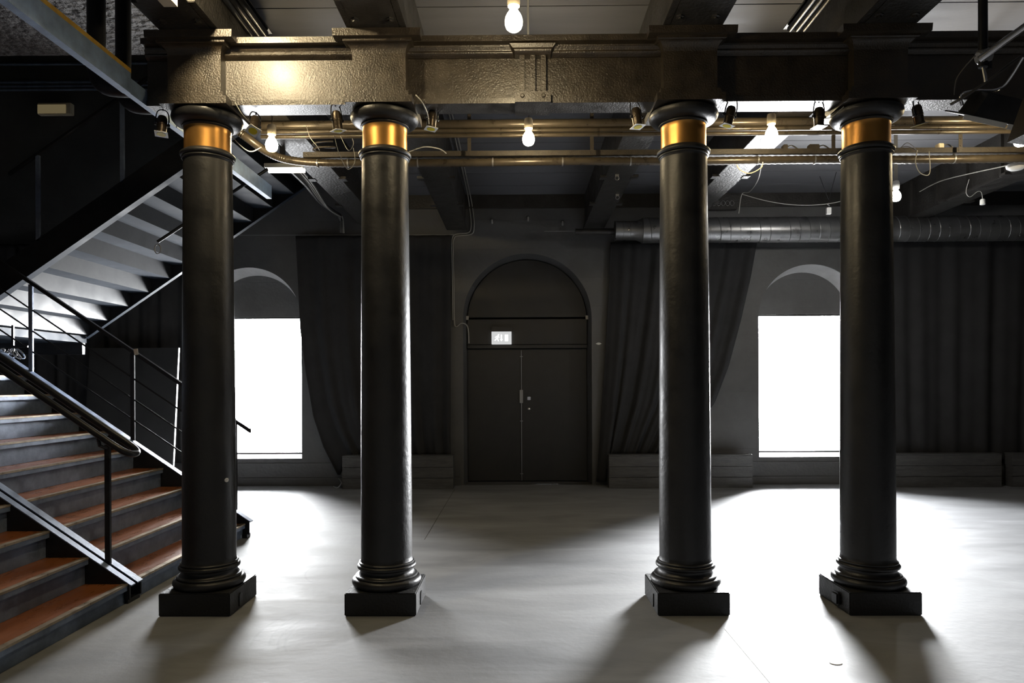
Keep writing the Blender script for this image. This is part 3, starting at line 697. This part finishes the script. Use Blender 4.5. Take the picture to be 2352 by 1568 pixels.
# far balustrade
YB = 6.84
zs = lambda x: Z0+(X0-x)*SL+.053
bal = MB(); xe, xt = -2.64, -5.65; zh = lambda x: zs(x)+.86
g = MB(); g.prism([(xe, zh(xe)), (xt, zh(xt)), (xt, zh(xt)+.04), (xe, zh(xe)+.04)], 1, YB-.02, YB+.02); g.build('handrail', M['steel_dark'], st)
for dzz in (.245, .45, .655):
    g = MB().tube([(-2.79, YB, zs(-2.79)+.86-dzz+.0), (xt, YB, zs(xt)+.86-dzz)], .008, 8).build('balustrade_rail', M['steel_dark'], st, True)
for px in (72, 305, 539):
    x = at(px, 900, YB).x
    po = MB().box((x-.02, YB-.012, zs(x)), (x+.02, YB+.012, zh(x)), .002).build('post', M['steel' if px == 72 else 'steel_dark'], st)
# landing
ld = MB(); ld.box((-7.6, 2.7, 2.05), (-5.64, 9.06, 2.139)); ld.build('landing', M['stair_under'], st)
for y in (2.75, 4.8, 6.85, 9.0):
    MB().box((-7.6, y, 1.9), (-5.66, y+.06, 2.05)).build('landing_joist', M['steel_dark'], st)
for x, y in ((-7.5, 2.8), (-7.5, 6.9)): MB().box((x, y, 0), (x+.08, y+.08, 1.9)).build('support_leg', M['steel_dark'], st)
p = at(1662, 463, 10.15)
r2 = empty('cable_box', p, 'dark box with coiled cables on the wall beside the column right of the doors', 'box')
MB().box((-.22, 0, -.11), (.2, .1, .1), .005).build('box_body', M['beam'], r2)
for k in range(5):
    MB().tube([(-.14+k*.065+.03*math.cos(t*.9), -.012, -.04+.045*math.sin(t*.9)+.004*t) for t in range(8)], .006, 6).build('coil', M['metal'], r2, True)
# small paper note on the rail
o = MB().box((-.018, -.002, -.03), (.022, .002, .03)).build('paper_note', M['mark']); o.location = at(312, 808, 6.80); o.rotation_euler = (0, -.15, 0); tag(o, 'small pale paper note stuck on the stair handrail', 'note')

# upper flight
uf = empty('upper_staircase', (0, 0, 0), 'upper flight of steel stairs seen from below, climbing to the right', 'staircase')
UX, UZ = -4.783, 2.70; UY0, UY1 = 6.97, 9.04
j0, j1 = -3, 9
src = None
for j in range(j0, j1):
    x = UX+RUN*j; z = UZ+RISE*j
    if src is None:
        t = MB().box((-.268, UY0, 0), (.004, UY1, .03)).build('tread', M['stair_under'], uf); t.location = (x, 0, z)
        q = MB().box((0, UY0, .0), (.006, UY1, .19)).build('riser', M['riser_back'], uf); q.location = (x, 0, z); src = (t, q)
    else:
        for s in src:
            c = s.copy(); COL.objects.link(c); c.location = (x, 0, z)
ub = lambda x: UZ+(x-UX)*SL-.015
for ya, yb, fa, fb in ((6.94, 6.97, 6.93, 6.975+.02), (9.04, 9.07, 9.0, 9.07)):
    xa, xb = -5.62, -2.42
    s = MB().prism([(xa, ub(xa)), (xb, ub(xb)), (xb, ub(xb)+.30), (xa, ub(xa)+.30)], 1, ya, yb).build('stringer', M['steel_dark'], uf)
    MB().prism([(xa, ub(xa)-.01), (xb, ub(xb)-.01), (xb, ub(xb)+.0), (xa, ub(xa)+.0)], 1, fa, fb+(.03 if ya < 8 else 0)).build('flange', M['stair_under'], s)
for px in (87, 281, 475):
    x = at(px, 400, 6.95).x; zb = ub(x)+.28
    MB().box((x-.02, 6.94, zb), (x+.02, 6.965, zb+.86), .002).build('post', M['steel'], uf)
xa, xb = -5.1, -2.5; zz = lambda x: ub(x)+.28+.86
MB().prism([(xa, zz(xa)), (xb, zz(xb)), (xb, zz(xb)+.03), (xa, zz(xa)+.03)], 1, 6.935, 6.97).build('handrail', M['steel_dark'], uf)
# diagonal round bar below the flight with cable end
a = at(362, 555, 6.6); b = at(615, 388, 6.7)
r = empty('brace_bar', a, 'dark round bar slanting below the upper stairs with wire at its end', 'bar')
MB().tube([(0, 0, 0), b-a], .015, 10).build('bar', M['steel_dark'], r, True)
MB().tube([(.03*math.cos(t), .0, -.07+.045*math.sin(t)) for t in [i*.5 for i in range(18)]], .005, 6).build('wire_loop', M['metal'], r, True)
# chrome fittings under the landing
p = at(30, 805, 6.9); r = empty('hanging_fittings', p, 'cluster of shiny clamps and coiled cable at the left edge under the landing', 'fittings')
for k in range(6):
    pts = [((k-3)*.04+.03*math.sin(t*1.3+k), .02*math.cos(t+k), -.03+.05*math.sin(t*.9+k*2)) for t in range(7)]
    MB().tube(smooth_pts(pts, 4), .007, 6).build('coil', M['chrome' if k % 2 else 'metal'], r, True)
MB().box((-.15, -.01, .03), (.15, .01, .05)).build('bracket', M['steel_dark'], r)
MB().box((-.01, -.01, .05), (.01, .01, 2.1-p.z)).build('hanger', M['steel_dark'], r)

# ------------------------------------------------------------------ edge beam of the gallery
FX = -2.45
eb = empty('edge_beam', (FX, 0, 3.35), 'blue-grey perforated metal edge beam with yellow top at upper left', 'beam')
MB().box((-.05, 1.5, 0), (0, 4.40, .13)).build('perforated_face', M['perf'], eb)
MB().box((-.05, 5.0, 0), (0, 6.93, .13)).build('perforated_face', M['perf'], eb)
MB().box((-.045, 4.40, .0), (-.005, 5.0, .10)).build('core', M['perf'], eb)
MB().box((-.04, 1.5, .13), (-.006, 4.42, .165), .003).build('yellow_edge', M['yellow'], eb)
for x, y, rad, l in ((at(221, 40, 4.5).x, 4.5, .055, 'fat black vertical pipe at upper left, left one of two'), (at(283, 60, 4.8).x, 4.8, .05, 'fat black vertical pipe at upper left, right one of two')):
    o = MB().tube(smooth_pts([(0, 0, CEIL-.02), (0, 0, 3.8), (0, 0, 3.55), (.06, 0, 3.44), (FX-.05-x, 0, 3.42)], 5), rad, 18).build('drop_pipe', M['steel_dark'], None, True)
    o.location = (x, y, 0); tag(o, l, 'pipe', 'black drop pipes')
# emergency light box and pipes on the stairwell wall
p = at(133, 255, 10.3); r = empty('emergency_light', p, 'dim cream emergency light box high on the dark wall above the stairs', 'light')
MB().box((-.25, -.09, -.08), (.25, 0, .09), .01).build('housing', M['porcelain'], r)
MB().box((-.24, -.1, -.07), (.18, -.09, .06), .004).build('diffuser', M['amber'], r)
for py, l in ((138, 'topmost'), (180, 'upper'), (189, 'middle'), (197, 'lowest')):
    line('wall_pipe', l+' dark horizontal pipe high on the stairwell wall', 'pipe', -60, 700, py, 10.2, .02, 'steel', 'pipes on the stairwell wall')

# ------------------------------------------------------------------ curtains
def curtain(label, left, right, top, bottom, Y, nf, seed, amp=.05, nu=220, nv=60):
    rnd = random.Random(seed); ph = [rnd.uniform(0, 6.28) for _ in range(6)]
    g = MB(); rows = []
    for j in range(nv+1):
        v = j/nv; row = []
        for i in range(nu+1):
            u = i/nu; xl = left(v); xr = right(v); x = xl+(xr-xl)*u
            z = top+(bottom(u)-top)*v
            a = amp*(.7+.5*v)
            f = math.sin(nf*u*6.283+ph[0]+.5*math.sin(3*v+ph[1])) *.6 + math.sin(nf*1.73*u*6.283+ph[2]+.7*v)*.3 + math.sin(nf*.41*u*6.283+ph[3])*.5
            row.append(g.bm.verts.new((x, Y - a*(.8+f*.7), z)))
        rows.append(row)
    for a, b in zip(rows, rows[1:]):
        for i in range(nu): g.bm.faces.new((a[i], a[i+1], b[i+1], b[i]))
    o = g.build('curtain', M['curtain'], None, True)
    md = o.modifiers.new('s', 'SOLIDIFY'); md.thickness = .006
    tag(o, label, 'curtain'); return o
def edge(pts, Y):
    """piecewise edge x(v) from pixels"""
    P = [at(a, b, Y) for a, b in pts]; z0 = P[0].z; z1 = P[-1].z
    def f(v):
        z = z0+(z1-z0)*v
        for p, q in zip(P, P[1:]):
            if q.z <= z <= p.z or q is P[-1]:
                t = (p.z-z)/(p.z-q.z); t = max(0, min(1, t)); return p.x+(q.x-p.x)*t
    return f
CY = 10.24
zt = at(1200, 540, CY).z
e1 = edge([(681, 540), (686, 640), (692, 760), (705, 860), (722, 960), (745, 1030), (778, 1095)], CY)
e1b = edge([(1036, 540), (1036, 700), (1036, 900), (1036, 1000), (1036, 1095)], CY)
curtain('black curtain pulled in at its foot between left window and double doors', e1, e1b, zt, lambda u: .17+.28*min(1, max(0, (u-.02)*14)), CY, 7, 3)
e2 = edge([(1402, 556), (1396, 700), (1388, 850), (1378, 1000), (1370, 1108)], CY)
e2b = edge([(1737, 556), (1722, 650), (1700, 760), (1672, 880), (1640, 975), (1600, 1040), (1560, 1108)], CY)
curtain('black curtain right of the double doors, gathered toward its foot', e2, e2b, at(1560, 556, CY).z, lambda u: .06+.40*min(1, max(0, (u-.1)*14)), CY, 8, 5)
e3 = edge([(1985, 556), (2000, 1040)], CY); e3b = edge([(2460, 556), (2440, 1040)], CY)
curtain('wide black curtain filling the wall right of the right window', e3, e3b, at(2200, 550, CY).z, lambda u: .35, CY, 7, 8)
e4 = edge([(-100, 640), (-100, 1040)], CY); e4b = edge([(428, 600), (428, 1040)], CY)
curtain('black curtain on the wall behind the staircase', e4, e4b, at(300, 560, CY).z, lambda u: .35, CY, 13, 11)
# curtain wires
for a, b, l, py in ((531, 1045, 'thin curtain wire over the left curtain', 540), (1250, 1440, 'thin curtain wire above the door arch', 531)):
    pa = at(a, py, CY); pb = at(b, py-1, CY)
    o = MB().tube([(0, 0, 0), pb-pa], .005, 6).build('curtain_wire', M['metal'], None, True); o.location = pa; tag(o, l, 'wire')
# leaning black board behind the stairs
o = MB().box((-.66, -.02, 0), (.62, .02, 2.04)).build('board', M['door']); q = at(308, 900, 9.9); o.location = (q.x, 9.75, 0)
o.rotation_euler = (math.radians(-6), 0, 0); tag(o, 'large flat black board leaning on the wall behind the stairs', 'board')

# ------------------------------------------------------------------ plank boxes along the wall
def plank_box(px0, px1, label, pyt=1049):
    Yf = 9.93; x0 = at(px0, 1100, Yf).x; x1 = at(px1, 1100, Yf).x
    r = empty('plank_box', ((x0+x1)/2, 10.06, 0), label, 'box', 'long black plank boxes along the back wall')
    h = .46; w = (x1-x0)/2; n = 3; g = MB()
    for k in range(n): g.box((-w, -.13, .002+k*h/n), (w, -.11, (k+1)*h/n-.003), .002)
    g.box((-w, -.11, 0), (-w+.02, .04, h-.002)); g.box((w-.02, -.11, 0), (w, .04, h-.002)); g.box((-w, .03, 0), (w, .04, h-.002))
    g.build('box_sides', M['box'], r)
    MB().box((-w-.003, -.135, h-.001), (w+.003, .045, h+.014), .003).build('box_lid', M['box'], r)
    return r
plank_box(786, 1041, 'long black plank box left of the double doors under the curtain')
plank_box(1399, 1729, 'long black plank box between double doors and right window')
plank_box(1992, 2301, 'long black plank box right of the rightmost column')
plank_box(2326, 2480, 'black plank box cut off by the right edge of the photo')
# chain and cable on floor by the left box
cable('floor_cable', [at(766, 1117, 9.85), at(775, 1120, 9.8), at(784, 1108, 9.8), at(778, 1098, 10.0)], .008, 'metal', 'short metal cable end lying on the floor at the left box')
o = MB().lathe([(.035, 0), (.03, .0015)], n=12).build('floor_mark', M['mark']); q = at(1914, 1523, 3.5)
yy = CAMZ*F/(1523-HOR); o.location = ((1914-1190)/F*yy, yy, .0012); o.scale = (1, .8, 1); tag(o, 'small white worn mark on the floor near the rightmost column', 'mark')
